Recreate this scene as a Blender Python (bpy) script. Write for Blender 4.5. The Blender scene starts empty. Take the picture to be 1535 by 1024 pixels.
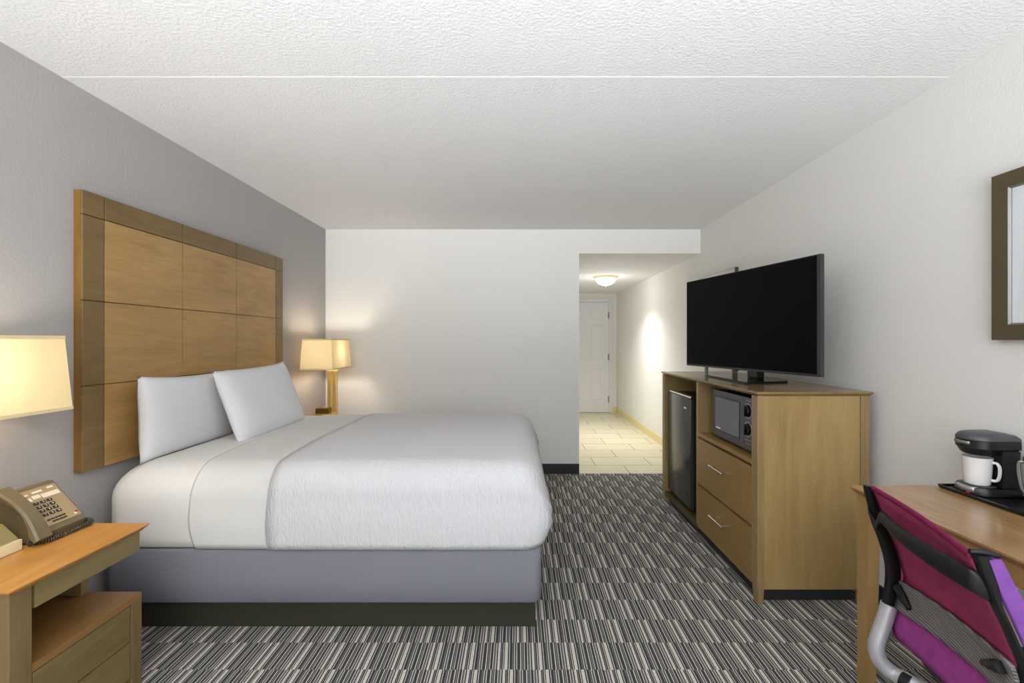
import bpy, bmesh, math, random
from mathutils import Vector, Matrix, Euler

random.seed(7)
SC = bpy.context.scene
COL = SC.collection
PI = math.pi

# ------------------------------------------------------------------ camera, world, light, exposure
cam_d = bpy.data.cameras.new('camera'); cam = bpy.data.objects.new('camera', cam_d); COL.objects.link(cam)
cam.location = (0, 0, 1.327); cam.rotation_euler = (PI / 2, 0, 0)
cam_d.lens = 16; cam_d.sensor_width = 36; cam_d.sensor_fit = 'HORIZONTAL'
cam_d.shift_x = -0.0062; cam_d.shift_y = -0.00065; cam_d.clip_start = 0.02
SC.camera = cam
SC.view_settings.view_transform = 'Standard'; SC.view_settings.look = 'None'
SC.view_settings.gamma = 1; SC.view_settings.use_curve_mapping = False
SC.view_settings.exposure = 0.2
SC.cycles.max_bounces = 12; SC.cycles.diffuse_bounces = 8
SC.cycles.sample_clamp_indirect = 6.0

W = bpy.data.worlds.new('daylight'); SC.world = W; W.use_nodes = True
W.node_tree.nodes['Background'].inputs[0].default_value = (0.86, 0.93, 1.0, 1)
W.node_tree.nodes['Background'].inputs[1].default_value = 1.0


def area_light(name, loc, rot, sx, sy, power, color):
    d = bpy.data.lights.new(name, 'AREA'); d.shape = 'RECTANGLE'; d.size = sx; d.size_y = sy
    d.energy = power; d.color = color
    o = bpy.data.objects.new(name, d); COL.objects.link(o); o.location = loc; o.rotation_euler = rot
    return o


def point_light(name, loc, power, color, r=0.04):
    d = bpy.data.lights.new(name, 'POINT'); d.energy = power; d.color = color; d.shadow_soft_size = r
    o = bpy.data.objects.new(name, d); COL.objects.link(o); o.location = loc
    return o


REAR = -2.6          # window wall, behind the camera
area_light('window_daylight', (0.0, REAR + 0.03, 1.35), (PI / 2, 0, 0), 3.2, 1.9, 38, (0.95, 0.985, 1.0))
# added unseen fill lamp, aimed up so the ceiling evens out the room
area_light('ceiling_fill_light', (0.0, REAR + 0.3, 0.8), (PI / 2 + math.radians(50), 0, 0), 3.3, 0.7, 165, (0.94, 0.975, 1.0)).data.spread = math.radians(96)

# ------------------------------------------------------------------ materials
def lin(c):
    return tuple(((v / 255) / 12.92 if v / 255 <= 0.04045 else ((v / 255 + 0.055) / 1.055) ** 2.4) for v in c)


def rgba(c):
    return lin(c) + (1.0,)


class NT:
    def __init__(s, name):
        s.m = bpy.data.materials.new(name); s.m.use_nodes = True
        s.t = s.m.node_tree; s.b = s.t.nodes['Principled BSDF']

    def n(s, kind, **kw):
        x = s.t.nodes.new(kind)
        for k, v in kw.items():
            setattr(x, k, v)
        return x

    def l(s, a, b):
        s.t.links.new(a, b)

    def math(s, op, a, b=None, c=None):
        x = s.n('ShaderNodeMath', operation=op)
        for i, v in enumerate((a, b, c)):
            if v is None:
                continue
            if isinstance(v, (int, float)):
                x.inputs[i].default_value = v
            else:
                s.l(v, x.inputs[i])
        return x.outputs[0]

    def coords(s, scale=(1, 1, 1), kind='Object'):
        tc = s.n('ShaderNodeTexCoord'); mp = s.n('ShaderNodeMapping')
        mp.inputs['Scale'].default_value = scale
        s.l(tc.outputs[kind], mp.inputs[0])
        return mp.outputs[0]

    def noise(s, vec, scale, detail=3, rough=0.5, dist=0.0):
        x = s.n('ShaderNodeTexNoise'); s.l(vec, x.inputs['Vector'])
        x.inputs['Scale'].default_value = scale; x.inputs['Detail'].default_value = detail
        x.inputs['Roughness'].default_value = rough; x.inputs['Distortion'].default_value = dist
        return x.outputs[0]

    def ramp(s, fac, stops, interp='LINEAR'):
        x = s.n('ShaderNodeValToRGB'); x.color_ramp.interpolation = interp
        e = x.color_ramp.elements
        while len(e) > 1:
            e.remove(e[-1])
        e[0].position = stops[0][0]; e[0].color = stops[0][1]
        for p, c in stops[1:]:
            q = e.new(p); q.color = c
        s.l(fac, x.inputs[0])
        return x.outputs[0]

    def bump(s, h, strength, dist):
        x = s.n('ShaderNodeBump'); x.inputs['Strength'].default_value = strength
        x.inputs['Distance'].default_value = dist
        s.l(h, x.inputs['Height']); s.l(x.outputs[0], s.b.inputs['Normal'])

    def set(s, **kw):
        for k, v in kw.items():
            s.b.inputs[k.replace('_', ' ')].default_value = v


def plain(name, c, rough=0.5, metal=0.0, spec=0.5, var=0.04, coat=0.0):
    """a plain procedural material with a little mottling"""
    a = NT(name)
    v = a.coords((1, 1, 1))
    f = a.noise(v, 9.0, 4)
    l = lin(c)
    col = a.ramp(f, [(0.25, tuple(x * (1 - var) for x in l) + (1,)), (0.75, tuple(min(1, x * (1 + var)) for x in l) + (1,))])
    a.l(col, a.b.inputs['Base Color'])
    a.set(Roughness=rough, Metallic=metal)
    a.b.inputs['Specular IOR Level'].default_value = spec
    a.b.inputs['Coat Weight'].default_value = coat
    return a.m


def plaster(name, c, scale, strength, dist, rough=0.9, detail=2):
    a = NT(name); v = a.coords()
    a.b.inputs['Base Color'].default_value = rgba(c)
    a.set(Roughness=rough); a.b.inputs['Specular IOR Level'].default_value = 0.25
    a.bump(a.noise(v, scale, detail, 0.6), strength, dist)
    return a.m


def wood(name, c1, c2, axis='Y', rough=0.35, scale=1.0, spec=0.5, coat=0.0):
    a = NT(name)
    s = {'X': (0.8, 9, 9), 'Y': (9, 0.8, 9), 'Z': (9, 9, 0.8)}[axis]
    v = a.coords(tuple(x * scale for x in s))
    big = a.coords(tuple((x * 0.22 + 0.4) * scale for x in s))
    f1 = a.noise(v, 6.0, 6, 0.65, 0.6)
    f2 = a.noise(big, 2.2, 3, 0.55, 1.2)
    f = a.math('ADD', a.math('MULTIPLY', f1, 0.45), a.math('MULTIPLY', f2, 0.55))
    col = a.ramp(f, [(0.32, rgba(c1)), (0.68, rgba(c2))])
    a.l(col, a.b.inputs['Base Color'])
    a.set(Roughness=rough); a.b.inputs['Specular IOR Level'].default_value = spec
    a.b.inputs['Coat Weight'].default_value = coat; a.b.inputs['Coat Roughness'].default_value = 0.2
    a.bump(f1, 0.05, 0.002)
    return a.m


def cloth(name, c, sc=(1, 1, 1), scale=40, strength=0.2, dist=0.003, rough=0.95, sheen=0.0):
    a = NT(name); v = a.coords(sc)
    a.b.inputs['Base Color'].default_value = rgba(c)
    a.set(Roughness=rough); a.b.inputs['Specular IOR Level'].default_value = 0.15
    a.b.inputs['Sheen Weight'].default_value = sheen
    a.bump(a.noise(v, scale, 3, 0.55, 0.4), strength, dist)
    return a.m


def carpet_mat():
    a = NT('carpet_stripe')
    tc = a.n('ShaderNodeTexCoord'); sp = a.n('ShaderNodeSeparateXYZ'); a.l(tc.outputs['Object'], sp.inputs[0])
    x, y = sp.outputs[0], sp.outputs[1]
    # ragged row borders
    wob = a.noise(a.coords((60, 3, 1)), 1.0, 1)
    y2 = a.math('ADD', y, a.math('MULTIPLY', a.math('SUBTRACT', wob, 0.5), 0.012))
    row = a.math('FLOOR', a.math('DIVIDE', a.math('SUBTRACT', y2, 1.836 - 0.165 * 20), 0.165))
    wn = a.n('ShaderNodeTexWhiteNoise', noise_dimensions='1D'); a.l(row, wn.inputs['W'])
    off = a.math('ADD', a.math('MULTIPLY', row, 0.37), a.math('MULTIPLY', wn.outputs[0], 0.25))
    t = a.math('FRACT', a.math('ADD', a.math('DIVIDE', x, 0.143), off))
    D, L, M = (0.050, 0.052, 0.058, 1), (0.56, 0.53, 0.47, 1), (0.20, 0.19, 0.175, 1)
    stops = []; p = 0.0
    seq = [(L, 9), (D, 4), (L, 2), (D, 8), (M, 2), (D, 3), (L, 2.5), (D, 3), (M, 2.5), (L, 2), (D, 9), (L, 3), (D, 3), (M, 3), (D, 3),
           (L, 2), (D, 7), (L, 2.5), (D, 3), (M, 3), (L, 2), (D, 4), (L, 7), (D, 3), (M, 2), (D, 4), (L, 2), (D, 3)]
    tot = sum(w for _, w in seq)
    for c, w in seq:
        stops.append((p, c)); p += w / tot
    c1 = a.ramp(t, stops, 'CONSTANT')
    sp2 = a.noise(a.coords((1, 0.6, 1)), 260, 2)
    k = a.ramp(sp2, [(0.3, (0.72, 0.72, 0.72, 1)), (0.7, (1.25, 1.25, 1.25, 1))])
    mx = a.n('ShaderNodeMix', data_type='RGBA', blend_type='MULTIPLY'); mx.inputs[0].default_value = 1
    a.l(c1, mx.inputs[6]); a.l(k, mx.inputs[7])
    a.l(mx.outputs[2], a.b.inputs['Base Color'])
    a.set(Roughness=1.0); a.b.inputs['Specular IOR Level'].default_value = 0.05
    a.bump(sp2, 0.4, 0.004)
    return a.m


def tile_mat():
    a = NT('hall_tile')
    tc = a.n('ShaderNodeTexCoord'); mp = a.n('ShaderNodeMapping'); a.l(tc.outputs['Object'], mp.inputs[0])
    mp.inputs['Location'].default_value = (-0.82, -4.515, 0)
    br = a.n('ShaderNodeTexBrick'); a.l(mp.outputs[0], br.inputs[0])
    br.offset = 0.5; br.inputs['Scale'].default_value = 1.0
    br.inputs['Brick Width'].default_value = 0.6; br.inputs['Row Height'].default_value = 0.335
    br.inputs['Mortar Size'].default_value = 0.004
    br.inputs['Color1'].default_value = rgba((226, 219, 190)); br.inputs['Color2'].default_value = rgba((218, 211, 184))
    br.inputs['Mortar'].default_value = rgba((120, 112, 90))
    st = a.noise(a.coords((1, 14, 1)), 2.0, 4)
    k = a.ramp(st, [(0.3, (0.9, 0.9, 0.88, 1)), (0.7, (1, 1, 1, 1))])
    mx = a.n('ShaderNodeMix', data_type='RGBA', blend_type='MULTIPLY'); mx.inputs[0].default_value = 1
    a.l(br.outputs[0], mx.inputs[6]); a.l(k, mx.inputs[7]); a.l(mx.outputs[2], a.b.inputs['Base Color'])
    a.set(Roughness=0.4)
    return a.m


def emit(name, c, strength, rough=0.4):
    a = NT(name); a.b.inputs['Base Color'].default_value = rgba(c)
    a.b.inputs['Emission Color'].default_value = rgba(c); a.b.inputs['Emission Strength'].default_value = strength
    a.set(Roughness=rough)
    return a.m


def shade_mat():
    a = NT('lamp_shade_cloth'); t = a.t
    d = a.n('ShaderNodeBsdfDiffuse'); tr = a.n('ShaderNodeBsdfTranslucent'); mx = a.n('ShaderNodeMixShader')
    v = a.coords((200, 200, 200)); f = a.noise(v, 2, 2)
    c = a.ramp(f, [(0.3, rgba((234, 214, 168))), (0.7, rgba((241, 224, 180)))])
    a.l(c, d.inputs[0]); a.l(c, tr.inputs[0]); mx.inputs[0].default_value = 0.14
    a.l(d.outputs[0], mx.inputs[1]); a.l(tr.outputs[0], mx.inputs[2])
    a.l(mx.outputs[0], t.nodes['Material Output'].inputs['Surface'])
    return a.m


def rib_mat(name, c1, c2, period):
    """ribbed plastic: ridges along the local z"""
    a = NT(name); tc = a.n('ShaderNodeTexCoord'); sp = a.n('ShaderNodeSeparateXYZ'); a.l(tc.outputs['Object'], sp.inputs[0])
    s = a.math('SINE', a.math('MULTIPLY', sp.outputs[2], 2 * PI / period))
    s = a.math('ADD', a.math('MULTIPLY', s, 0.5), 0.5)
    a.l(a.ramp(s, [(0.2, rgba(c1)), (0.8, rgba(c2))]), a.b.inputs['Base Color'])
    a.set(Roughness=0.55); a.bump(s, 0.6, 0.002)
    return a.m


def mesh_fabric(name, c, sheen=0.0):
    a = NT(name); v = a.coords((1, 1, 1))
    f = a.noise(v, 25, 3); l = lin(c)
    a.l(a.ramp(f, [(0.3, tuple(x * 0.85 for x in l) + (1,)), (0.7, tuple(min(1, x * 1.12) for x in l) + (1,))]), a.b.inputs['Base Color'])
    a.set(Roughness=0.85); a.b.inputs['Sheen Weight'].default_value = sheen; a.b.inputs['Specular IOR Level'].default_value = 0.1
    a.bump(a.noise(v, 700, 1), 0.3, 0.001)
    return a.m


M = dict(
    wall=plaster('wall_paint_greige', (230, 229, 226), 95, 0.22, 0.004),
    accent=plaster('wall_paint_grey', (170, 167, 166), 95, 0.3, 0.004),
    ceiling=plaster('ceiling_popcorn', (228, 228, 229), 75, 0.45, 0.008, detail=3),
    seam=plaster('ceiling_seam_white', (231, 231, 231), 50, 0.2, 0.003),
    carpet=carpet_mat(), tile=tile_mat(),
    black_base=plain('black_vinyl', (38, 37, 39), 0.5),
    tile_base=plain('cream_tile_base', (226, 212, 158), 0.4),
    white_paint=plain('white_door_paint', (226, 226, 230), 0.45, var=0.01),
    hinge=plain('hinge_steel', (150, 148, 142), 0.35, 0.9),
    panel=wood('headboard_panel_wood', (146, 112, 62), (182, 146, 92), 'Y', 0.38),
    border=wood('headboard_border_wood', (104, 82, 46), (126, 102, 62), 'Y', 0.42),
    edge=wood('headboard_edge_wood', (106, 76, 24), (134, 98, 40), 'Z', 0.4),
    olive=wood('nightstand_olive_wood', (104, 88, 52), (134, 116, 74), 'Y', 0.4),
    olive_v=wood('nightstand_leg_wood', (104, 84, 50), (130, 110, 74), 'Z', 0.4),
    orange=wood('nightstand_top_wood', (172, 116, 50), (204, 150, 80), 'Y', 0.32),
    shelf=wood('nightstand_shelf_wood', (120, 86, 46), (146, 108, 62), 'Y', 0.34),
    dresser=wood('dresser_side_wood', (138, 112, 66), (178, 150, 100), 'Z', 0.36, 0.35),
    dresser_post=wood('dresser_post_wood', (128, 106, 66), (160, 136, 94), 'Z', 0.36),
    dresser_top=wood('dresser_top_wood', (112, 90, 54), (140, 116, 76), 'Y', 0.22, coat=0.3),
    drawer=wood('drawer_front_wood', (128, 98, 48), (152, 120, 66), 'Y', 0.35),
    inside=wood('cabinet_inside_wood', (66, 54, 34), (88, 74, 48), 'Y', 0.5),
    desk_top=wood('desk_top_wood', (140, 106, 66), (172, 136, 92), 'Y', 0.24, 1.3, coat=0.4),
    desk_leg=wood('desk_leg_wood', (140, 110, 62), (168, 136, 86), 'Z', 0.35),
    bed_base=plain('bed_base_dark', (46, 45, 33), 0.5),
    box=cloth('box_spring_cover', (119, 119, 128), (1, 1, 1), 300, 0.1, 0.001),
    sheet=cloth('white_sheet', (214, 212, 208), (1, 1, 1), 9, 0.12, 0.006),
    fold=cloth('white_sheet_fold', (205, 204, 201), (1, 1, 1), 8, 0.12, 0.006),
    cover=cloth('white_coverlet', (203, 203, 205), (1.7, 1.0, 0.55), 55, 0.8, 0.008),
    pillow=cloth('pillow_case', (214, 215, 217), (1, 1, 1), 6, 0.15, 0.01),
    gold=plain('brass_gold', (226, 194, 124), 0.3, 0.7),
    gold_dark=plain('dark_brass', (128, 100, 40), 0.3, 0.8),
    shade=shade_mat(), shade_trim=plain('shade_trim', (236, 216, 170), 0.8),
    cream=plain('cream_plastic', (232, 218, 178), 0.45), olive_pl=plain('olive_plastic', (150, 138, 92), 0.4),
    phone=plain('phone_taupe', (108, 96, 70), 0.42), phone_dark=plain('phone_dark', (62, 56, 42), 0.4),
    plate=plain('phone_plate', (158, 138, 104), 0.5), key=plain('phone_key', (58, 50, 40), 0.4),
    mark=plain('pale_marking', (226, 214, 194), 0.6), red=plain('red_marking', (176, 50, 44), 0.5),
    cord=plain('cord_dark', (66, 60, 48), 0.4),
    black=plain('black_plastic', (20, 20, 22), 0.38), black_gl=plain('black_gloss', (12, 12, 14), 0.12),
    soft_black=plain('chair_black', (17, 17, 18), 0.42, spec=0.35),
    screen=plain('screen_black', (9, 9, 12), 0.4, spec=0.05), bezel=plain('tv_bezel', (48, 48, 50), 0.3),
    fridge_door=plain('fridge_door_steel', (84, 84, 84), 0.2, 0.6), chrome=plain('chrome', (215, 213, 208), 0.18, 1.0),
    micro=plain('microwave_grey', (72, 73, 80), 0.4), micro_gl=plain('microwave_window', (104, 106, 112), 0.22),
    silver=plain('silver_paint', (186, 186, 190), 0.35, 0.5), grey=plain('grey_metal', (140, 140, 138), 0.35, 0.6),
    frame=wood('picture_frame_wood', (70, 60, 38), (88, 74, 48), 'Z', 0.35), print=plain('picture_print', (222, 224, 228), 0.6, var=0.01),
    mug=plain('white_ceramic', (232, 232, 232), 0.2), coffee_grey=plain('machine_grey', (70, 71, 74), 0.4),
    pink=mesh_fabric('chair_mesh_lit_crimson', (152, 60, 92)), purple=mesh_fabric('chair_mesh_lit_purple', (142, 62, 126)),  # one mesh fabric; its shift of hue under the light is painted in
    maroon=mesh_fabric('chair_hem_maroon', (112, 34, 66)),
    lilac=mesh_fabric('chair_sleeve_lit_lilac', (120, 74, 148)), lumbar=rib_mat('lumbar_ribbed_grey', (84, 82, 82), (128, 124, 122), 0.0075),  # sleeve lilac paints the same fabric where it catches the light
    glow=emit('lamp_glass_lit', (255, 250, 238), 2.2), bulb=emit('bulb_lit', (255, 214, 150), 6.0),
)

# ------------------------------------------------------------------ mesh helpers
ORG = {}


def org(o):
    return ORG.get(o.name, Vector((0, 0, 0))) if o else Vector((0, 0, 0))


class MB:
    """collects shapes in room coordinates and links them as one mesh object"""

    def __init__(s):
        s.bm = bmesh.new()

    def box(s, x0, x1, y0, y1, z0, z1, bev=0.0, seg=2):
        b = bmesh.new()
        vs = [b.verts.new((x, y, z)) for x in (x0, x1) for y in (y0, y1) for z in (z0, z1)]
        for f in ((0, 1, 3, 2), (4, 6, 7, 5), (0, 4, 5, 1), (2, 3, 7, 6), (0, 2, 6, 4), (1, 5, 7, 3)):
            b.faces.new([vs[i] for i in f])
        bmesh.ops.recalc_face_normals(b, faces=b.faces)
        if bev:
            bmesh.ops.bevel(b, geom=list(b.edges), offset=bev, segments=seg, profile=0.6, affect='EDGES')
        return s.merge(b)

    def merge(s, b, mat=None):
        if mat is not None:
            bmesh.ops.transform(b, matrix=mat, verts=b.verts)
        me = bpy.data.meshes.new('tmp'); b.to_mesh(me); b.free()
        s.bm.from_mesh(me); bpy.data.meshes.remove(me)
        return s

    def quad(s, *pts):
        s.bm.faces.new([s.bm.verts.new(p) for p in pts]); return s

    def grid(s, rows, close_u=False, close_v=False, cap0=False, cap1=False):
        R = [[s.bm.verts.new(p) for p in r] for r in rows]
        n, m = len(R), len(R[0])
        for i in range(n if close_v else n - 1):
            for j in range(m if close_u else m - 1):
                a, b_, c, d = R[i][j], R[i][(j + 1) % m], R[(i + 1) % n][(j + 1) % m], R[(i + 1) % n][j]
                try:
                    s.bm.faces.new((a, b_, c, d))
                except ValueError:
                    pass
        if cap0:
            s.bm.faces.new(list(reversed(R[0])))
        if cap1:
            s.bm.faces.new(R[-1])
        return s

    def prism(s, poly, axis, a, b, bev=0.0, seg=2):
        """polygon of 2D points extruded along an axis from a to b"""
        q = bmesh.new()

        def P(u, v, w):
            return {'X': (w, u, v), 'Y': (u, w, v), 'Z': (u, v, w)}[axis]
        A = [q.verts.new(P(u, v, a)) for u, v in poly]; B = [q.verts.new(P(u, v, b)) for u, v in poly]
        n = len(poly)
        q.faces.new(A); q.faces.new(list(reversed(B)))
        for i in range(n):
            q.faces.new((A[i], A[(i + 1) % n], B[(i + 1) % n], B[i]))
        bmesh.ops.recalc_face_normals(q, faces=q.faces)
        if bev:
            bmesh.ops.bevel(q, geom=list(q.edges), offset=bev, segments=seg, profile=0.6, affect='EDGES')
        return s.merge(q)

    def tube(s, pts, r, n=10, sub=4, caps=True, flat=1.0):
        P = [Vector(p) for p in pts]
        if sub > 1 and len(P) > 2:
            P = spline(P, sub)
        rad = r if isinstance(r, (list, tuple)) else None
        rows = []; up = None
        for i, p in enumerate(P):
            t = (P[min(i + 1, len(P) - 1)] - P[max(i - 1, 0)]).normalized()
            if up is None:
                up = Vector((0, 0, 1)) if abs(t.z) < 0.9 else Vector((0, 1, 0))
            a = t.cross(up).normalized(); b = a.cross(t).normalized(); up = b
            if rad:
                f = i / (len(P) - 1) * (len(rad) - 1); k = min(int(f), len(rad) - 2); rr = rad[k] + (rad[k + 1] - rad[k]) * (f - k)
            else:
                rr = r
            rows.append([p + a * math.cos(2 * PI * j / n) * rr + b * math.sin(2 * PI * j / n) * rr * flat for j in range(n)])
        return s.grid(rows, close_u=True, cap0=caps, cap1=caps)

    def lathe(s, prof, c, n=32, axis='Z'):
        rows = []
        for r, h in prof:
            row = []
            for j in range(n):
                a = 2 * PI * j / n
                u, v = r * math.cos(a), r * math.sin(a)
                row.append({'Z': (c[0] + u, c[1] + v, c[2] + h), 'X': (c[0] + h, c[1] + u, c[2] + v), 'Y': (c[0] + u, c[1] + h, c[2] + v)}[axis])
            rows.append(row)
        return s.grid(rows, close_u=True, cap0=prof[0][0] > 1e-4, cap1=prof[-1][0] > 1e-4)

    def build(s, name, mat, parent=None, smooth=False, angle=40, solid=None, subsurf=0):
        bmesh.ops.remove_doubles(s.bm, verts=s.bm.verts, dist=1e-6)
        if not solid:
            bmesh.ops.recalc_face_normals(s.bm, faces=s.bm.faces)
        o_ = org(parent)
        bmesh.ops.translate(s.bm, verts=s.bm.verts, vec=-o_)
        me = bpy.data.meshes.new(name); s.bm.to_mesh(me); s.bm.free()
        me.materials.append(mat)
        o = bpy.data.objects.new(name, me); COL.objects.link(o)
        if parent:
            o.parent = parent
            ORG[o.name] = o_
        if smooth:
            for p in me.polygons:
                p.use_smooth = True
            if angle < 180:
                me.set_sharp_from_angle(angle=math.radians(angle))
        if solid:
            q = o.modifiers.new('thick', 'SOLIDIFY'); q.thickness = solid; q.offset = 0
        if subsurf:
            q = o.modifiers.new('sub', 'SUBSURF'); q.levels = subsurf; q.render_levels = subsurf
        return o


def spline(P, sub):
    out = []
    for i in range(len(P) - 1):
        p0, p1, p2, p3 = P[max(i - 1, 0)], P[i], P[i + 1], P[min(i + 2, len(P) - 1)]
        for k in range(sub):
            t = k / sub
            out.append(0.5 * ((2 * p1) + (p2 - p0) * t + (2 * p0 - 5 * p1 + 4 * p2 - p3) * t * t + (3 * p1 - p0 - 3 * p2 + p3) * t ** 3))
    out.append(P[-1])
    return out


def box(*a, bev=0.0, seg=2):
    return MB().box(*a, bev=bev, seg=seg)


def tag(o, label, cat, group=None, kind=None):
    o['label'] = label; o['category'] = cat
    if group:
        o['group'] = group
    if kind:
        o['kind'] = kind
    return o


def thing(name, label, cat, loc, group=None, rot=0.0):
    o = bpy.data.objects.new(name, None); COL.objects.link(o); o.empty_display_size = 0.1
    o.location = loc; o.rotation_euler = (0, 0, rot); ORG[o.name] = Vector(loc)
    return tag(o, label, cat, group)


def struct(o, label=None, cat=None):
    o['kind'] = 'structure'
    if label:
        o['label'] = label; o['category'] = cat
    return o


def dup(root, loc, label, rot=0.0):
    r = root.copy(); COL.objects.link(r); r.location = loc; r.rotation_euler = (0, 0, rot); r['label'] = label
    for ch in list(root.children):
        c = ch.copy(); COL.objects.link(c); c.parent = r
        for g in list(ch.children):
            d = g.copy(); COL.objects.link(d); d.parent = c
    return r


def text_mesh(name, body, size, mat, matrix, parent, depth=0.0004):
    cu = bpy.data.curves.new('txt', 'FONT'); cu.body = body; cu.size = size; cu.extrude = depth
    cu.align_x = 'CENTER'; cu.align_y = 'CENTER'
    t = bpy.data.objects.new('txt', cu)
    me = bpy.data.meshes.new_from_object(t); bpy.data.objects.remove(t)
    me.transform(Matrix.Translation(-org(parent)) @ matrix)
    me.materials.append(mat)
    o = bpy.data.objects.new(name, me); COL.objects.link(o); o.parent = parent
    return o


# ------------------------------------------------------------------ the room
XL, XR, YB, ZC = -1.927, 1.82, 4.548, 2.44
HX, HY, HZ = 0.607, 8.43, 2.20
T = 0.12
struct(box(XL - T, XR + T, REAR - T, YB, -0.1, 0).build('floor', M['carpet']), 'charcoal and cream striped carpet of the bedroom', 'floor')
struct(box(HX - T, XR + T, YB, HY + T, -0.1, 0.001).build('floor_hall', M['tile']), 'cream tile floor of the entry hall', 'floor')
struct(box(XL - T, XR + T, REAR - T, YB + T, ZC, ZC + 0.1).build('ceiling', M['ceiling']), 'white textured bedroom ceiling', 'ceiling')
struct(box(HX, XR, YB + T, HY, HZ, HZ + 0.1).build('ceiling_hall', M['ceiling']), 'lower white hall ceiling', 'ceiling')
struct(box(XL - T, XL, REAR - T, YB + T, 0, ZC).build('wall_left', M['accent']), 'grey accent wall behind the bed', 'wall')
struct(box(XR, XR + T, REAR - T, HY + T, 0, ZC).build('wall_right', M['wall']), 'off white wall behind the television', 'wall')
wb = MB().box(XL, HX, YB, YB + T, 0, ZC).box(HX, XR, YB, YB + T, HZ, ZC)
struct(wb.build('wall_back', M['wall']), 'off white wall past the bed with the hall opening', 'wall')
struct(box(HX - T, HX, YB + T, HY + T, 0, ZC).build('wall_hall_left', M['wall']), 'hall wall on the left', 'wall')
struct(box(HX, XR, HY, HY + T, 0, ZC).build('wall_hall_end', M['wall']), 'end wall of the hall around the white door', 'wall')
wr = MB()
wx, z0, z1 = 1.65, 0.4, 2.3
wr.box(XL, -wx, REAR - T, REAR, 0, ZC).box(wx, XR, REAR - T, REAR, 0, ZC).box(-wx, wx, REAR - T, REAR, 0, z0).box(-wx, wx, REAR - T, REAR, z1, ZC)
struct(wr.build('wall_rear', M['wall']))
wf = MB()
for a, b in ((-wx, -wx + 0.06), (-0.03, 0.03), (wx - 0.06, wx)):
    wf.box(a, b, REAR - T + 0.01, REAR - 0.03, z0, z1)
wf.box(-wx, wx, REAR - T + 0.01, REAR - 0.03, z0, z0 + 0.06).box(-wx, wx, REAR - T + 0.01, REAR - 0.03, z1 - 0.06, z1)
struct(wf.build('window_1', M['white_paint']))
for i, y in enumerate((1.927, 3.262)):
    a, h = ((0.014, 0.0012), (0.005, 0.0006))[i]
    q = MB().prism([(y - a, ZC + 0.001), (y - a * 0.6, ZC - h), (y + a * 0.6, ZC - h), (y + a, ZC + 0.001)], 'X', XL, XR)
    struct(q.build('trim_%d' % (i + 1), M['seam']), ['white ceiling panel seam nearest the camera', 'white ceiling panel seam nearer the hall'][i], 'seam')
BB = 0.1
struct(box(XL, HX, YB - 0.012, YB, 0, BB, bev=0.003).build('baseboard_back', M['black_base']))
struct(box(XR - 0.012, XR, REAR, YB, 0, BB, bev=0.003).build('baseboard_right', M['black_base']))
struct(box(XL, XL + 0.012, REAR, YB - 0.012, 0, BB, bev=0.003).build('baseboard_left', M['black_base']))
tb = MB()
y = YB + 0.01
while y < HY - 0.02:
    e = min(y + 0.597, HY - 0.012)
    tb.box(XR - 0.012, XR, y, e, 0.001, 0.105, bev=0.002); y += 0.6
tb.box(1.735, XR - 0.012, HY - 0.012, HY, 0.001, 0.105, bev=0.002)
struct(tb.build('baseboard_hall', M['tile_base']), 'cream tile baseboard along the hall wall', 'baseboard')

# hall door
DX0, DX1, DZ = 0.86, 1.665, 2.035
d = MB().box(DX0, DX1, HY - 0.035, HY - 0.002, 0.008, DZ)
door = d.build('door_1', M['white_paint']); struct(door, 'white six panel door at the end of the hall', 'door')
pw = (DX1 - DX0 - 0.36) / 2
for cx in (DX0 + 0.12, DX0 + 0.24 + pw):
    for a, b in ((0.20, 0.82), (0.98, 1.62), (1.72, 1.90)):
        pn = MB()
        yf = HY - 0.035
        o = [(cx, a), (cx + pw, a), (cx + pw, b), (cx, b)]
        g = 0.022
        i1 = [(cx + g, a + g), (cx + pw - g, a + g), (cx + pw - g, b - g), (cx + g, b - g)]
        i2 = [(cx + 2 * g, a + 2 * g), (cx + pw - 2 * g, a + 2 * g), (cx + pw - 2 * g, b - 2 * g), (cx + 2 * g, b - 2 * g)]
        r = [[(u, yf + 0.001, v) for u, v in o], [(u, yf - 0.010, v) for u, v in o], [(u, yf - 0.002, v) for u, v in i1], [(u, yf - 0.009, v) for u, v in i2]]
        pn.grid(r, close_u=True, cap1=True)
        pn.build('door_panel', M['white_paint'], door)
for z in (0.25, 1.03, 1.80):
    MB().box(DX1 - 0.012, DX1 + 0.012, HY - 0.042, HY - 0.035, z - 0.06, z + 0.06).tube([(DX1, HY - 0.046, z - 0.06), (DX1, HY - 0.046, z + 0.06)], 0.009, sub=1).build('hinge', M['hinge'], door)
fr = MB()
fr.box(DX1 + 0.004, DX1 + 0.07, HY - 0.022, HY, 0.001, DZ + 0.07, bev=0.004).box(DX0 - 0.07, DX0 - 0.004, HY - 0.022, HY, 0.001, DZ + 0.07, bev=0.004)
fr.box(DX0 - 0.004, DX1 + 0.004, HY - 0.022, HY, DZ + 0.006, DZ + 0.07, bev=0.004)
struct(fr.build('trim_3', M['white_paint']), 'white casing around the hall door', 'door casing')

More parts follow.
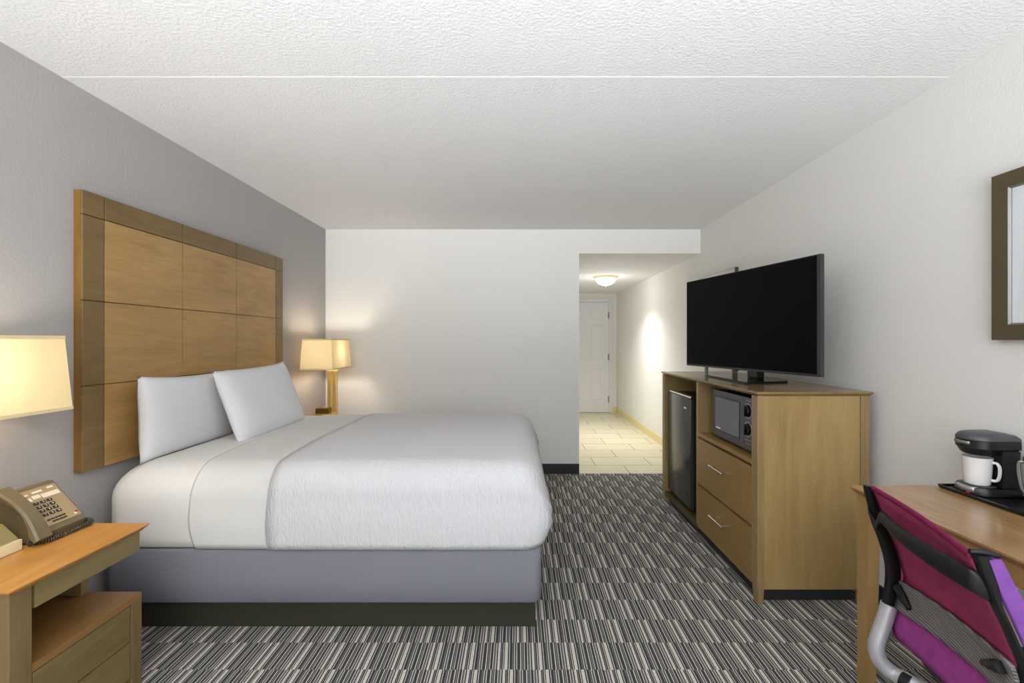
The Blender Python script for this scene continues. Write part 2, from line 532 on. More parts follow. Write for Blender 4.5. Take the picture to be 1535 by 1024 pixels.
# ------------------------------------------------------------------ hall ceiling light
lx, ly = 1.19, 6.2
cl = thing('ceiling_light', 'lit frosted dome light on the hall ceiling', 'ceiling light', (lx, ly, HZ))
MB().lathe([(0.0, 0), (0.165, 0), (0.168, -0.008), (0.155, -0.022), (0.14, -0.03), (0, -0.03)], (lx, ly, HZ)).build('rim', M['cream'], cl, smooth=True)
MB().lathe([(0.138, -0.028), (0.135, -0.045), (0.12, -0.075), (0.09, -0.1), (0.05, -0.115), (0.0, -0.12)], (lx, ly, HZ)).build('glass_dome', M['glow'], cl, smooth=True)
MB().lathe([(0.0, -0.116), (0.012, -0.119), (0.012, -0.126), (0.006, -0.134), (0.0, -0.138)], (lx, ly, HZ), 12).build('finial', M['cream'], cl, smooth=True)
point_light('hall_lamp_light', (lx, ly, HZ - 0.24), 4, (1.0, 0.985, 0.96), 0.13)
sd = bpy.data.lights.new('hall_lamp_downlight', 'AREA'); sd.shape = 'DISK'; sd.size = 0.27; sd.spread = math.radians(125); sd.energy = 13; sd.color = (1.0, 0.985, 0.96)
so = bpy.data.objects.new('hall_lamp_downlight', sd); COL.objects.link(so); so.location = (lx, ly, HZ - 0.142)

# ------------------------------------------------------------------ headboard
hb = thing('headboard', 'tall square panelled wooden headboard on the grey wall behind the bed', 'headboard', (XL, 2.81, 0.755))
box(XL + 0.001, XL + 0.030, 1.971, 3.647, 0.755, 1.983).build('backing_board', M['edge'], hb)
ys = [1.971, 2.076, 2.559, 3.047, 3.537, 3.647]; zs = [0.755, 1.129, 1.504, 1.878, 1.983]
g = 0.002
for i in range(5):
    for j in range(4):
        border = i in (0, 4) or j == 3
        y0, y1 = ys[i] + (g if i else 0), ys[i + 1] - (g if i < 4 else 0)
        q = box(XL + 0.030, XL + 0.040, y0, y1, zs[j] + (g if j else 0), zs[j + 1] - (g if j < 3 else 0), bev=0.0008, seg=1)
        q.build('border_panel' if border else 'panel', M['border'] if border else M['panel'], hb)

# ------------------------------------------------------------------ bed
BX0, BX1, BY0, BY1 = -1.875, 0.105, 2.037, 3.583
BT = 0.772


def rrect(x0, x1, y0, y1, r, n=8):
    out = []
    for cx, cy, a0 in ((x1 - r, y0 + r, -PI / 2), (x1 - r, y1 - r, 0), (x0 + r, y1 - r, PI / 2), (x0 + r, y0 + r, PI)):
        for k in range(n + 1):
            a = a0 + PI / 2 * k / n
            out.append((cx + r * math.cos(a), cy + r * math.sin(a)))
    return out


def rounded_slab(levels, x0, x1, y0, y1, r):
    m = MB(); rows = []
    for ins, z in levels:
        rr = max(r - ins * 0.3, 0.01)
        rows.append([(u, v, z) for u, v in rrect(x0 + ins, x1 - ins, y0 + ins, y1 - ins, rr)])
    return m.grid(rows, close_u=True, cap0=True, cap1=True)


bed = thing('bed', 'queen bed with white mattress on grey box spring and dark plinth', 'bed', ((BX0 + BX1) / 2, 2.81, 0))
box(BX0 + 0.02, 0.08, 2.112, BY1 - 0.07, 0.0, 0.146, bev=0.006).build('bed_base', M['bed_base'], bed)
rounded_slab([(0.012, 0.146), (0.0, 0.158), (0, 0.25), (0, 0.38), (0.004, 0.389), (0.014, 0.393)], BX0 + 0.01, BX1, BY0 + 0.002, BY1, 0.045).build('box_spring', M['box'], bed, smooth=True, angle=60)
lev = [(0.02, 0.394), (0.004, 0.402), (0.0, 0.44), (0.0, 0.54)]
RT = 0.15
for k in range(0, 9):
    a = PI / 2 * k / 8
    lev.append((RT * (1 - math.cos(a)), BT - 0.012 - RT * (1 - math.sin(a))))
lev += [(0.25, BT - 0.006), (0.45, BT), (0.7, BT + 0.002)]
mat_ = rounded_slab(lev, BX0, BX1 - 0.02, BY0, BY1, 0.10).build('mattress', M['sheet'], bed, smooth=True, angle=180)
mat_['label'] = 'mattress in a white fitted sheet'


def bed_loft(x_from, x_to, off, foot=False, nx=40, wob=0.0, hem=0.397, slope=0.0):
    """a cloth over the mattress: profile across the bed, lofted along its length"""
    rows = []
    for i in range(nx + 1):
        t = i / nx
        if foot:
            t = t ** 0.75 if t < 1 else 1.0
        x = x_from + (x_to - x_from) * t
        R = 0.135; rc = 0.10
        drop = ins = 0.0
        if foot:
            s = x_to - x
            if s < R:
                drop = 0.115 * (1 - math.sqrt(max(0, 1 - (1 - s / R) ** 2)))
            if s < rc:
                ins = rc - math.sqrt(max(0, rc * rc - (rc - s) ** 2))
        zt = BT + off - drop
        y0, y1 = BY0 - off + ins, BY1 + off - ins
        ra = RT if not foot else RT - 0.02
        prof = []
        for k in range(9):
            z = hem + (zt - 0.012 - ra - hem) * k / 9
            f = k / 9
            prof.append((y0 + 0.004 - 0.008 * math.sin(PI * f), z, f))
        for k in range(10):
            a = PI / 2 * k / 9
            prof.append((y0 + ra * (1 - math.cos(a)), zt - 0.012 - ra * (1 - math.sin(a)), 1))
        ym = (y0 + y1) / 2
        half = [(y, z) for y, z, _ in prof]
        inner = [(y0 + ra + (ym - y0 - ra) * k / 8, zt - 0.012 + 0.014 * math.sin(PI / 2 * k / 8)) for k in range(1, 9)]
        left = half + inner
        full = left + [(2 * ym - y, z) for y, z in reversed(left[:-1])]
        row = []
        for (y, z) in full:
            xx = x
            # the head edge wanders a little, hanging parts lean
            lean = max(0.0, (0.62 - z) / 0.22)
            edge = 1 - t
            if wob:
                xx += edge * (wob * math.sin(z * 9 + 1.0) + slope * (lean ** 2) + 0.006 * math.sin(y * 7))
            if foot:
                bul = 0.045 * math.exp(-((z - 0.51) / 0.12) ** 2) - 0.012 * max(0, (0.44 - z) / 0.04)
                xx += bul * max(0, 1 - (x_to - x) / 0.35) ** 1.5
                if ins > 0.01 and z < 0.62:      # gathers at the corner
                    xx += 0.004 * math.sin(z * 95) * min(1, ins / 0.05)
            row.append((xx, y, z))
        rows.append(row)
    return rows


fold = MB().grid(bed_loft(-1.478, -1.06, 0.004, wob=0.012, hem=0.396, slope=0.035)).build('flat_sheet', M['fold'], smooth=True, angle=180, solid=0.003)
tag(fold, 'white top sheet folded back across the bed between pillows and coverlet', 'sheet')
rows = bed_loft(-1.128, 0.112, 0.010, foot=True, nx=64, wob=0.010, hem=0.395, slope=0.012)
cv = MB().grid(rows, cap1=True).build('coverlet', M['cover'], smooth=True, angle=180, solid=0.005)
tag(cv, 'white textured coverlet tucked over the foot of the bed', 'coverlet')


def pillow(c, w, h, th, rot, label, sag=0.02, ear=0.0):
    m = MB(); N = 28; sheets = []
    Rm = Euler(rot, 'XYZ').to_matrix()
    for sgn in (1, -1):
        rows = []
        for i in range(N + 1):
            v = -1 + 2 * i / N; row = []
            for j in range(N + 1):
                u = -1 + 2 * j / N
                t = th / 2 * (max(0, 1 - abs(u) ** 5) ** 0.55) * (max(0, 1 - abs(v) ** 4) ** 0.6)
                yy = u * w / 2 * (1 - 0.03 * (1 - v * v)); zz = v * h / 2 * (1 - (sag if v > 0 else 0.004) / (h / 2) * (1 - u * u))
                if v > 0.8 and ear:
                    zz += ear * max(0, u) ** 6 * (v - 0.8) * 5
                fx = 0.004 * math.sin(u * 5 + v * 3) * (1 - u * u) * (1 - v * v)
                row.append(Vector(c) + Rm @ Vector((sgn * t + fx, yy, zz)))
            rows.append(row)
        m.grid(rows)
    o = m.build('pillow', M['pillow'], smooth=True, angle=180)
    # move the origin to the pillow
    o.data.transform(Matrix.Translation(-Vector(c))); o.location = c
    return tag(o, label, 'pillow', 'white bed pillows')


pillow((-1.788, 2.487, 0.950), 0.715, 0.41, 0.115, (-0.015, -0.04, 0.03), 'white pillow standing nearer the camera against the headboard', 0.02, 0.0)
pillow((-1.612, 2.890, 0.956), 0.745, 0.445, 0.115, (0.02, -0.35, -0.03), 'white pillow leaning forward, overlapping the other one, farther from the camera', 0.01, 0.014)

# ------------------------------------------------------------------ nightstands
NX1, NY0, NY1, NZ = -1.43, 1.277, 1.765, 0.62
def make_nightstand():
    n = thing('nightstand', 'wooden stepped nightstand with orange top at the near side of the bed', 'nightstand', (-1.68, 1.5, 0), 'nightstands beside the bed')
    # top with an undercut edge
    m = MB()
    rows = []
    for ins, z in ((0.018, NZ - 0.022), (0.0, NZ - 0.004), (0.0, NZ), ):
        rows.append([(x, y, z) for x, y in ((XL + 0.015, NY0 + ins), (NX1 - ins, NY0 + ins), (NX1 - ins, NY1 - ins), (XL + 0.015, NY1 - ins))])
    m.grid(rows, close_u=True, cap0=True, cap1=True).build('top', M['orange'], n)
    fx = NX1 - 0.022
    # apron ring
    a = MB().box(fx - 0.02, fx, NY0 + 0.09, NY1 - 0.02, NZ - 0.095, NZ - 0.023).box(XL + 0.03, fx - 0.02, NY1 - 0.042, NY1 - 0.02, NZ - 0.095, NZ - 0.023)
    a.box(XL + 0.03, XL + 0.05, NY0 + 0.09, NY1 - 0.042, NZ - 0.095, NZ - 0.023)
    a.build('apron', M['olive'], n)
    box(XL + 0.03, fx, NY0 + 0.02, NY0 + 0.082, 0.0, NZ - 0.023, bev=0.002).build('leg', M['olive_v'], n)
    box(XL + 0.03, -1.655, NY1 - 0.043, NY1 - 0.012, 0.361, NZ - 0.096, bev=0.002).build('column', M['olive_v'], n)
    # lower case
    box(XL + 0.03, fx, NY0 + 0.083, NY1 - 0.01, 0.336, 0.36, bev=0.001).build('shelf', M['shelf'], n)
    c = MB().box(XL + 0.03, fx - 0.03, NY0 + 0.084, NY1 - 0.056, 0.06, 0.335)
    c.build('case', M['inside'], n)
    box(XL + 0.03, fx, NY1 - 0.055, NY1 - 0.01, 0.0, 0.335, bev=0.002).build('leg', M['olive_v'], n)
    for zz0, zz1 in ((0.20, 0.331), (0.062, 0.196)):
        box(fx - 0.028, fx - 0.004, NY0 + 0.086, NY1 - 0.058, zz0, zz1, bev=0.0015).build('drawer', M['olive'], n)
    return n


ns = make_nightstand()
dup(ns, (-1.68, 4.08, 0), 'wooden nightstand at the far side of the bed under the farther lamp')

# ------------------------------------------------------------------ lamps
def make_lamp(cx, cy):
    L = thing('table_lamp', 'brass lamp with cream rectangular shade, cut off by the left edge of the picture', 'lamp', (cx, cy, NZ), 'bedside lamps')
    z0 = NZ + 0.001
    MB().box(cx - 0.075, cx + 0.083, cy - 0.09, cy + 0.055, z0, z0 + 0.065, bev=0.004).build('base', M['gold'], L)
    MB().box(cx - 0.07, cx + 0.045, cy - 0.085, cy - 0.01, z0 + 0.066, z0 + 0.112, bev=0.004).build('outlet_box', M['gold_dark'], L)
    MB().lathe([(0, 0.01), (0.012, 0.01), (0.012, 0), (0, 0)], (cx - 0.012, cy - 0.045, z0 + 0.111), 16).build('switch_knob', M['gold'], L, smooth=True)
    for k, mt in ((-1, 'gold'), (1, 'gold_dark')):
        MB().box(cx + 0.042 + k * 0.023 - 0.016, cx + 0.042 + k * 0.023 + 0.016, cy + 0.0, cy + 0.045, z0 + 0.066, z0 + 0.43, bev=0.003).build('column', M['gold'], L)
    MB().box(cx + 0.042 - 0.044, cx + 0.042 + 0.044, cy - 0.004, cy + 0.049, z0 + 0.431, z0 + 0.441, bev=0.002).build('cap', M['gold'], L)
    MB().tube([(cx + 0.02, cy + 0.02, z0 + 0.441), (cx + 0.01, cy + 0.01, z0 + 0.5)], 0.012, sub=1).build('socket', M['gold'], L)
    MB().lathe([(0.0, -0.05), (0.014, -0.045), (0.02, -0.03), (0.03, 0.0), (0.026, 0.022), (0.012, 0.034), (0, 0.037)], (cx + 0.0, cy, z0 + 0.59), 16).build('bulb', M['bulb'], L, smooth=True)
    zb, zt = 1.079, 1.345
    bx, by, tx, ty = 0.135, 0.25, 0.120, 0.235
    N = 10
    ring = lambda hx, hy, z: [(cx + x * hx, cy + y * hy, z) for x, y in ((-1, -1), (1, -1), (1, 1), (-1, 1))]
    rows = []
    for k in range(N + 1):
        t = k / N
        rows.append(ring(bx + (tx - bx) * t, by + (ty - by) * t, zb + (zt - zb) * t))
    sh = MB().grid(rows, close_u=True).build('lamp_shade', M['shade'], L)
    for (hx, hy, a, b) in ((bx, by, zb, zb + 0.012), (tx, ty, zt - 0.012, zt)):
        m = MB(); o1 = ring(hx + 0.0015, hy + 0.0015, a); o2 = ring(hx + 0.0015, hy + 0.0015, b); i1 = ring(hx - 0.003, hy - 0.003, a); i2 = ring(hx - 0.003, hy - 0.003, b)
        m.grid([o1, o2, i2, i1], close_u=True, close_v=True).build('shade_trim', M['shade'], sh)
    sp = MB().tube([(cx - tx, cy, zt - 0.03), (cx + tx, cy, zt - 0.03)], 0.002, sub=1).tube([(cx, cy - ty, zt - 0.03), (cx, cy + ty, zt - 0.03)], 0.002, sub=1)
    sp.build('shade_spider', M['gold_dark'], L)
    return L


lampA = make_lamp(-1.755, 1.405)
lampB = dup(lampA, (-1.715, 4.08, NZ), 'brass lamp with cream shade on the far nightstand in the corner', 0.05)
for (x, y, w) in ((-1.755, 1.405, 8.0), (-1.715, 4.08, 9.5)):
    point_light('bedside_lamp_light', (x, y, 1.22), w, (1.0, 0.945, 0.84), 0.05)

# ------------------------------------------------------------------ telephone
def make_phone():
    z = NZ + 0.001
    t = thing('telephone', 'taupe desk telephone with handset and keypad on the near nightstand', 'telephone', (-1.75, 1.65, NZ))
    y0, y1 = 1.572, 1.752
    prof = [(-1.668, z + 0.004), (-1.662, z + 0.028), (-1.790, z + 0.170), (-1.802, z + 0.172), (-1.828, z + 0.15), (-1.845, z + 0.004)]
    MB().prism(prof, 'Y', y0, y1, bev=0.004).build('body', M['phone'], t)
    a0 = Vector((-1.662, 0, z + 0.028)); a1 = Vector((-1.790, 0, z + 0.170)); up = (a1 - a0); ln = up.length; up.normalize()
    nrm = Vector((up.z, 0, -up.x))
    if nrm.x < 0:
        nrm = -nrm
    def F(u, y, h=0.0):      # u up the slope, h off the face
        return a0 + up * u + nrm * h + Vector((0, y, 0))
    fm = Matrix((( 0, up.x, nrm.x), (1, 0, 0), (0, up.z, nrm.z))).to_4x4()

    def slab(u0, u1, ya, yb, h0, h1, bev=0.0):
        b = bmesh.new()
        vs = [b.verts.new(F(u, y, h)) for u in (u0, u1) for y in (ya, yb) for h in (h0, h1)]
        for f in ((0, 1, 3, 2), (4, 6, 7, 5), (0, 4, 5, 1), (2, 3, 7, 6), (0, 2, 6, 4), (1, 5, 7, 3)):
            b.faces.new([vs[i] for i in f])
        bmesh.ops.recalc_face_normals(b, faces=b.faces)
        if bev:
            bmesh.ops.bevel(b, geom=list(b.edges), offset=bev, segments=2, affect='EDGES')
        return MB().merge(b)
    pl = slab(0.02, ln - 0.012, 1.610, 1.745, 0.0, 0.0022).build('face_plate', M['plate'], t)
    ch = '123456789*0#'
    for r in range(4):
        for c in range(3):
            yc = 1.640 + c * 0.0235; u = 0.118 - r * 0.0175
            kk = slab(u - 0.0058, u + 0.0058, yc - 0.009, yc + 0.009, 0.002, 0.0052, 0.001).build('key', M['key'], t)
            mtx = Matrix.Translation(F(u, yc, 0.0056)) @ fm
            text_mesh('key_digit', ch[r * 3 + c], 0.0095, M['mark'], mtx, kk)
    for r in range(2):
        for c in range(5 if r == 0 else 4):
            yc = 1.637 + c * 0.0135 + r * 0.012; u = 0.043 - r * 0.011
            slab(u - 0.0028, u + 0.0028, yc - 0.0052, yc + 0.0052, 0.002, 0.0042).build('memory_key', M['key'], t)
    for (u0, u1, ya, yb) in ((0.132, 0.147, 1.617, 1.640), (0.137, 0.152, 1.645, 1.672), (0.132, 0.150, 1.676, 1.738), (0.158, 0.164, 1.618, 1.64), (0.160, 0.168, 1.655, 1.69), (0.164, 0.172, 1.71, 1.732)):
        slab(u0, u1, ya, yb, 0.002, 0.0027).build('label_strip', M['mark'], t)
    slab(0.028, 0.036, 1.723, 1.733, 0.002, 0.0028).build('message_lamp', M['mark'], t)
    slab(0.034, 0.042, 1.731, 1.742, 0.002, 0.003).build('message_lamp', M['red'], t)
    # handset: an arched bar along the slope at the left of the keypad
    rows = []
    K = 14
    for i in range(K + 1):
        f = i / K; u = -0.02 + f * (ln + 0.035)
        h = 0.020 + 0.022 * math.sin(PI * min(1, max(0, f))) ; lo = 0.004 + 0.026 * math.sin(PI * f) ** 1.5
        if f < 0.2 or f > 0.8:
            lo = 0.003
        w = 0.028 - 0.003 * math.sin(PI * f)
        e = 0.006
        yc = 1.575
        rows.append([F(u, yc - w, lo), F(u, yc - w, h - e), F(u, yc - w + e, h), F(u, yc + w - e, h), F(u, yc + w, h - e), F(u, yc + w, lo)])
    MB().grid(rows, close_u=True, cap0=True, cap1=True).build('handset', M['phone'], t, smooth=True, angle=35)
    # coiled cord
    path = spline([Vector(p) for p in ((-1.682, 1.560, z + 0.010), (-1.650, 1.585, z + 0.009), (-1.640, 1.630, z + 0.009), (-1.642, 1.685, z + 0.009), (-1.640, 1.735, z + 0.010), (-1.655, 1.760, z + 0.012), (-1.69, 1.7615, z + 0.014))], 60)
    pts = []
    for i in range(len(path)):
        tt = (path[min(i + 1, len(path) - 1)] - path[max(i - 1, 0)]).normalized()
        a = tt.cross(Vector((0, 0, 1))).normalized(); b = a.cross(tt)
        th = i * 2 * PI / 9
        pts.append(path[i] + a * math.cos(th) * 0.0068 + b * math.sin(th) * 0.0068)
    MB().tube(pts, 0.0022, n=5, sub=1).build('coiled_cord', M['cord'], t, smooth=True)
    return t


make_phone()
cr = thing('clock_radio', 'small cream box with sloped olive lid beside the telephone', 'clock radio', (-1.74, 1.51, NZ))
box(-1.80, -1.681, 1.466, 1.543, NZ + 0.001, NZ + 0.036, bev=0.002).build('body', M['cream'], cr)
MB().prism([(-1.690, NZ + 0.0365), (-1.696, NZ + 0.044), (-1.745, NZ + 0.088), (-1.795, NZ + 0.090), (-1.795, NZ + 0.0365)], 'Y', 1.470, 1.540, bev=0.002).build('sloped_lid', M['olive_pl'], cr)

# ------------------------------------------------------------------ dresser
DXF, DXB, DY0, DY1, DZT = 1.200, 1.765, 2.285, 3.790, 1.0716
dr = thing('dresser', 'wooden dresser with two drawers and open bays for refrigerator and microwave', 'dresser', (1.48, 3.03, 0))
m = MB(); rows = []
for ins, z in ((0.014, DZT - 0.022), (0.0, DZT - 0.009), (0.0, DZT)):
    rows.append([(x, y, z) for x, y in ((DXF - 0.008 + ins, DY0 - 0.012 + ins), (DXB + 0.012 - ins, DY0 - 0.012 + ins), (DXB + 0.012 - ins, DY1 + 0.012 - ins), (DXF - 0.008 + ins, DY1 + 0.012 - ins))])
m.grid(rows, close_u=True, cap0=True, cap1=True).build('top', M['dresser_top'], dr)
zt = DZT - 0.0225
for (x0, x1, y0, y1) in ((DXF, DXF + 0.036, DY0, DY0 + 0.056), (DXB - 0.045, DXB, DY0, DY0 + 0.056), (DXF, DXF + 0.036, DY1 - 0.045, DY1), (DXB - 0.045, DXB, DY1 - 0.045, DY1)):
    # legs taper a little towards the floor
    l = MB()
    c0 = (x0 + 0.006, y0 + 0.006, x1 - 0.004, y1 - 0.008)
    l.grid([[(x, y, z) for x, y in ((a, b), (c, b), (c, d_), (a, d_))] for (a, b, c, d_), z in ((c0, 0.0), ((x0, y0, x1, y1), 0.12), ((x0, y0, x1, y1), zt))], close_u=True, cap0=True, cap1=True)
    l.build('leg', M['dresser_post'], dr)
box(DXF + 0.037, DXB - 0.046, DY0 + 0.006, DY0 + 0.03, 0.075, zt).build('side_panel', M['dresser'], dr)
box(DXF + 0.037, DXB - 0.046, DY1 - 0.03, DY1 - 0.006, 0.075, zt).build('side_panel', M['dresser'], dr)
box(DXB - 0.02, DXB - 0.008, DY0 + 0.057, DY1 - 0.046, 0.075, zt).build('back_panel', M['inside'], dr)
YD = 3.05
box(DXF + 0.004, DXB - 0.021, YD, YD + 0.03, 0.092, zt, bev=0.001).build('divider', M['dresser_post'], dr)
box(DXF + 0.004, DXB - 0.021, DY0 + 0.057, YD - 0.001, 0.690, 0.714, bev=0.001).build('shelf', M['drawer'], dr)
box(DXF + 0.004, DXB - 0.021, YD + 0.031, DY1 - 0.046, 0.062, 0.092, bev=0.001).build('bay_floor', M['inside'], dr)
box(DXF + 0.03, DXB - 0.021, DY0 + 0.057, YD - 0.001, 0.075, 0.688).build('drawer_case', M['inside'], dr)
box(DXF + 0.045, DXB - 0.06, DY0 + 0.045, DY1 - 0.05, 0.0, 0.061).build('plinth', M['black_base'], dr)
for z0_, z1_ in ((0.378, 0.678), (0.085, 0.366)):
    w_ = box(DXF - 0.002, DXF + 0.02, DY0 + 0.059, YD - 0.003, z0_, z1_, bev=0.0015).build('drawer', M['drawer'], dr)
    zc = z1_ - 0.115 if z0_ > 0.3 else z1_ - 0.11
    ya, yb = 2.60, 2.79
    hm = MB().tube([(DXF - 0.034, ya, zc), (DXF - 0.034, yb, zc)], 0.0055, sub=1)
    for yy in (ya + 0.03, yb - 0.03):
        hm.tube([(DXF - 0.034, yy, zc), (DXF - 0.002, yy, zc)], 0.0045, sub=1)
    hm.build('handle', M['chrome'], w_, smooth=True)['label'] = 'chrome bar handle'

# refrigerator
fg = thing('refrigerator', 'small black refrigerator with grey door inside the dresser', 'refrigerator', (1.5, 3.45, 0.092))
FY0, FY1, FZ0, FZ1 = 3.235, 3.715, 0.094, 0.93
box(1.262, 1.70, FY0 + 0.006, FY1 - 0.004, FZ0 + 0.02, FZ1 - 0.012, bev=0.006).build('body', M['black'], fg)
fd = box(1.222, 1.258, FY0, FY1, FZ0 + 0.03, FZ1 - 0.016, bev=0.008).build('door', M['fridge_door'], fg, smooth=True)
MB().box(1.224, 1.262, FY0 + 0.002, FY1 - 0.002, FZ1 - 0.014, FZ1, bev=0.004).build('top_trim', M['chrome'], fg)
MB().box(1.2205, 1.222, FY0 + 0.075, FY0 + 0.125, FZ1 - 0.10, FZ1 - 0.088).build('emblem', M['chrome'], fd)
ft = MB()
for y in (FY0 + 0.05, FY1 - 0.05):
    MB().lathe([(0, 0), (0.014, 0), (0.014, 0.022), (0, 0.022)], (1.29, y, FZ0 - 0.001), 14).build('foot', M['black'], fg)
    MB().lathe([(0, 0), (0.014, 0), (0.014, 0.022), (0, 0.022)], (1.66, y, FZ0 - 0.001), 14).build('foot', M['black'], fg)

# microwave
mw = thing('microwave', 'dark grey microwave with two round dials inside the dresser', 'microwave', (1.4, 2.68, 0.714))
MY0, MY1, MZ0, MZ1 = 2.395, 2.925, 0.728, 1.018
xf = 1.250
box(xf + 0.014, 1.60, MY0 + 0.004, MY1 - 0.004, MZ0, MZ1 - 0.002, bev=0.004).build('body', M['black'], mw)
md = box(xf, xf + 0.013, 2.530, MY1, MZ0 + 0.002, MZ1, bev=0.004).build('door', M['micro'], mw)
MB().box(xf - 0.003, xf + 0.001, 2.575, MY1 - 0.040, MZ0 + 0.048, MZ1 - 0.042, bev=0.001).build('window', M['micro_gl'], md)
MB().box(xf - 0.0015, xf + 0.001, 2.568, MY1 - 0.030, MZ0 + 0.040, MZ1 - 0.034).build('window_border', M['black'], md)
MB().box(xf - 0.0042, xf - 0.0031, MY1 - 0.115, MY1 - 0.055, MZ0 + 0.054, MZ0 + 0.062).build('emblem', M['mark'], md)
cp = box(xf, xf + 0.013, MY0, 2.528, MZ0 + 0.002, MZ1, bev=0.004).build('control_panel', M['micro'], mw)
for zc in (0.945, 0.845):
    yk = 2.474
    MB().lathe([(0.042, 0.0), (0.042, -0.003), (0.037, -0.003), (0.037, 0.0)], (xf, yk, zc), 32, 'X').build('dial_ring', M['silver'], mw, smooth=True)
    k = MB().lathe([(0.032, 0.0), (0.031, -0.012), (0.028, -0.015), (0.0, -0.015)], (xf, yk, zc), 24, 'X')
    k.box(xf - 0.024, xf - 0.012, yk - 0.006, yk + 0.006, zc - 0.028, zc + 0.028, bev=0.002)
    k.build('dial', M['black_gl'], mw, smooth=True)
for zc, w in ((1.000, 0.03), (0.785, 0.034), (0.768, 0.028)):
    MB().box(xf - 0.001, xf + 0.001, 2.474 - w, 2.474 + w, zc - 0.003, zc + 0.003).build('dial_marking', M['grey'], mw)
for x in (1.29, 1.56):
    for y in (MY0 + 0.05, MY1 - 0.05):
        MB().lathe([(0, 0), (0.012, 0), (0.012, 0.0135), (0, 0.0135)], (x, y, 0.7145), 12).build('foot', M['black'], mw)

# ------------------------------------------------------------------ television
TC = Vector((1.468, 2.985, 0)); TW, TH = 1.205, 0.652
tv = thing('television', 'large flat black television on the dresser, turned toward the bed', 'television', (TC.x, TC.y, DZT))
ang = math.atan2(1.17, -0.27) - PI / 2       # the set is turned about its stand
def tvm(b):
    """author along y at x = 0, then turn about the stand"""
    return Matrix.Translation(Vector((TC.x, TC.y, 0))) @ Matrix.Rotation(ang, 4, 'Z')
def tvbox(x0, x1, y0, y1, z0, z1, bev=0.0):
    m = box(x0, x1, y0, y1, z0, z1, bev=bev); bmesh.ops.transform(m.bm, matrix=tvm(0), verts=m.bm.verts); return m
zb, zt2 = 1.135, 1.135 + TH
tvbox(-0.014, 0.012, -TW / 2, TW / 2, zb, zt2, 0.003).build('casing', M['bezel'], tv)
tvbox(0.0125, 0.045, -TW / 2 + 0.15, TW / 2 - 0.15, zb + 0.02, zt2 - 0.2, 0.01).build('rear_cover', M['black'], tv)
tvbox(-0.0155, -0.0142, -TW / 2 + 0.022, TW / 2 - 0.006, zb + 0.014, zt2 - 0.006).build('screen', M['screen'], tv)
tvbox(-0.017, -0.006, 0.02, 0.05, zb - 0.006, zb - 0.0005).build('sensor', M['black_gl'], tv)
tvbox(0.02, 0.075, -0.11, -0.02, DZT + 0.014, zb + 0.05, 0.006).build('neck', M['black_gl'], tv)
bs = MB().prism([(1.335, 2.665), (1.625, 2.745), (1.655, 3.30), (1.345, 3.245)], 'Z', DZT + 0.001, DZT + 0.0135, bev=0.002)
bs.build('base_plate', M['black_gl'], tv)

st = thing('metal_stand', 'grey metal stand with two short posts behind the television', 'stand', (1.55, 3.5, DZT))
for x, y in ((1.425, 3.45), (1.71, 3.60)):
    s_ = 0.011 if x < 1.5 else 0.02
    box(x - s_, x + s_, y - 0.01, y + 0.01, DZT + 0.001, DZT + 0.16, bev=0.002).build('post', M['grey'], st)
MB().tube([(1.425, 3.45, DZT + 0.15), (1.71, 3.60, DZT + 0.15)], 0.008, sub=1).build('crossbar', M['grey'], st)

# ------------------------------------------------------------------ wall pictures
def make_picture(y0, y1, z0, z1, label, silver=False):
    p = thing('framed_picture', label, 'picture', (XR, (y0 + y1) / 2, z0), 'framed pictures on the right wall')
    w = 0.056; x0, x1 = XR - 0.030, XR - 0.001
    f = MB()
    outer = [(y0, z0), (y1, z0), (y1, z1), (y0, z1)]; inner = [(y0 + w, z0 + w), (y1 - w, z0 + w), (y1 - w, z1 - w), (y0 + w, z1 - w)]
    f.grid([[(x1, a, b) for a, b in outer], [(x0, a, b) for a, b in outer], [(x0, a, b) for a, b in inner], [(x1, a, b) for a, b in inner]], close_u=True, close_v=True)
    fo = f.build('frame', M['frame'], p)
    if silver:
        fo['label'] = 'dark frame with a silver grey front'
        e = 0.003
        MB().grid([[(x0 - 0.0015, a, b) for a, b in ((y0 + e, z0 + e), (y1 - e, z0 + e), (y1 - e, z1 - e), (y0 + e, z1 - e))], [(x0 - 0.0015, a, b) for a, b in inner], [(x0 - 0.0002, a, b) for a, b in inner], [(x0 - 0.0002, a, b) for a, b in ((y0 + e, z0 + e), (y1 - e, z0 + e), (y1 - e, z1 - e), (y0 + e, z1 - e))]], close_u=True, close_v=True).build('frame_face', M['silver'], fo)
    i2 = [(y0 + w + 0.006, z0 + w + 0.006), (y1 - w - 0.006, z0 + w + 0.006), (y1 - w - 0.006, z1 - w - 0.006), (y0 + w + 0.006, z1 - w - 0.006)]
    MB().grid([[(x0 + 0.002, a, b) for a, b in inner], [(x0 + 0.008, a, b) for a, b in i2], [(x1 - 0.002, a, b) for a, b in i2], [(x1 - 0.002, a, b) for a, b in inner]], close_u=True, close_v=True).build('slip', M['grey'], p)
    box(x0 + 0.012, x0 + 0.018, y0 + w, y1 - w, z0 + w, z1 - w).build('print', M['print'], p)
    return p


make_picture(0.95, 1.722, 1.330, 1.946, 'brown framed pale picture above the desk, cut off at the right edge of the picture')
make_picture(3.762, 4.52, 1.330, 1.938, 'silver fronted framed picture mostly hidden behind the television', True)

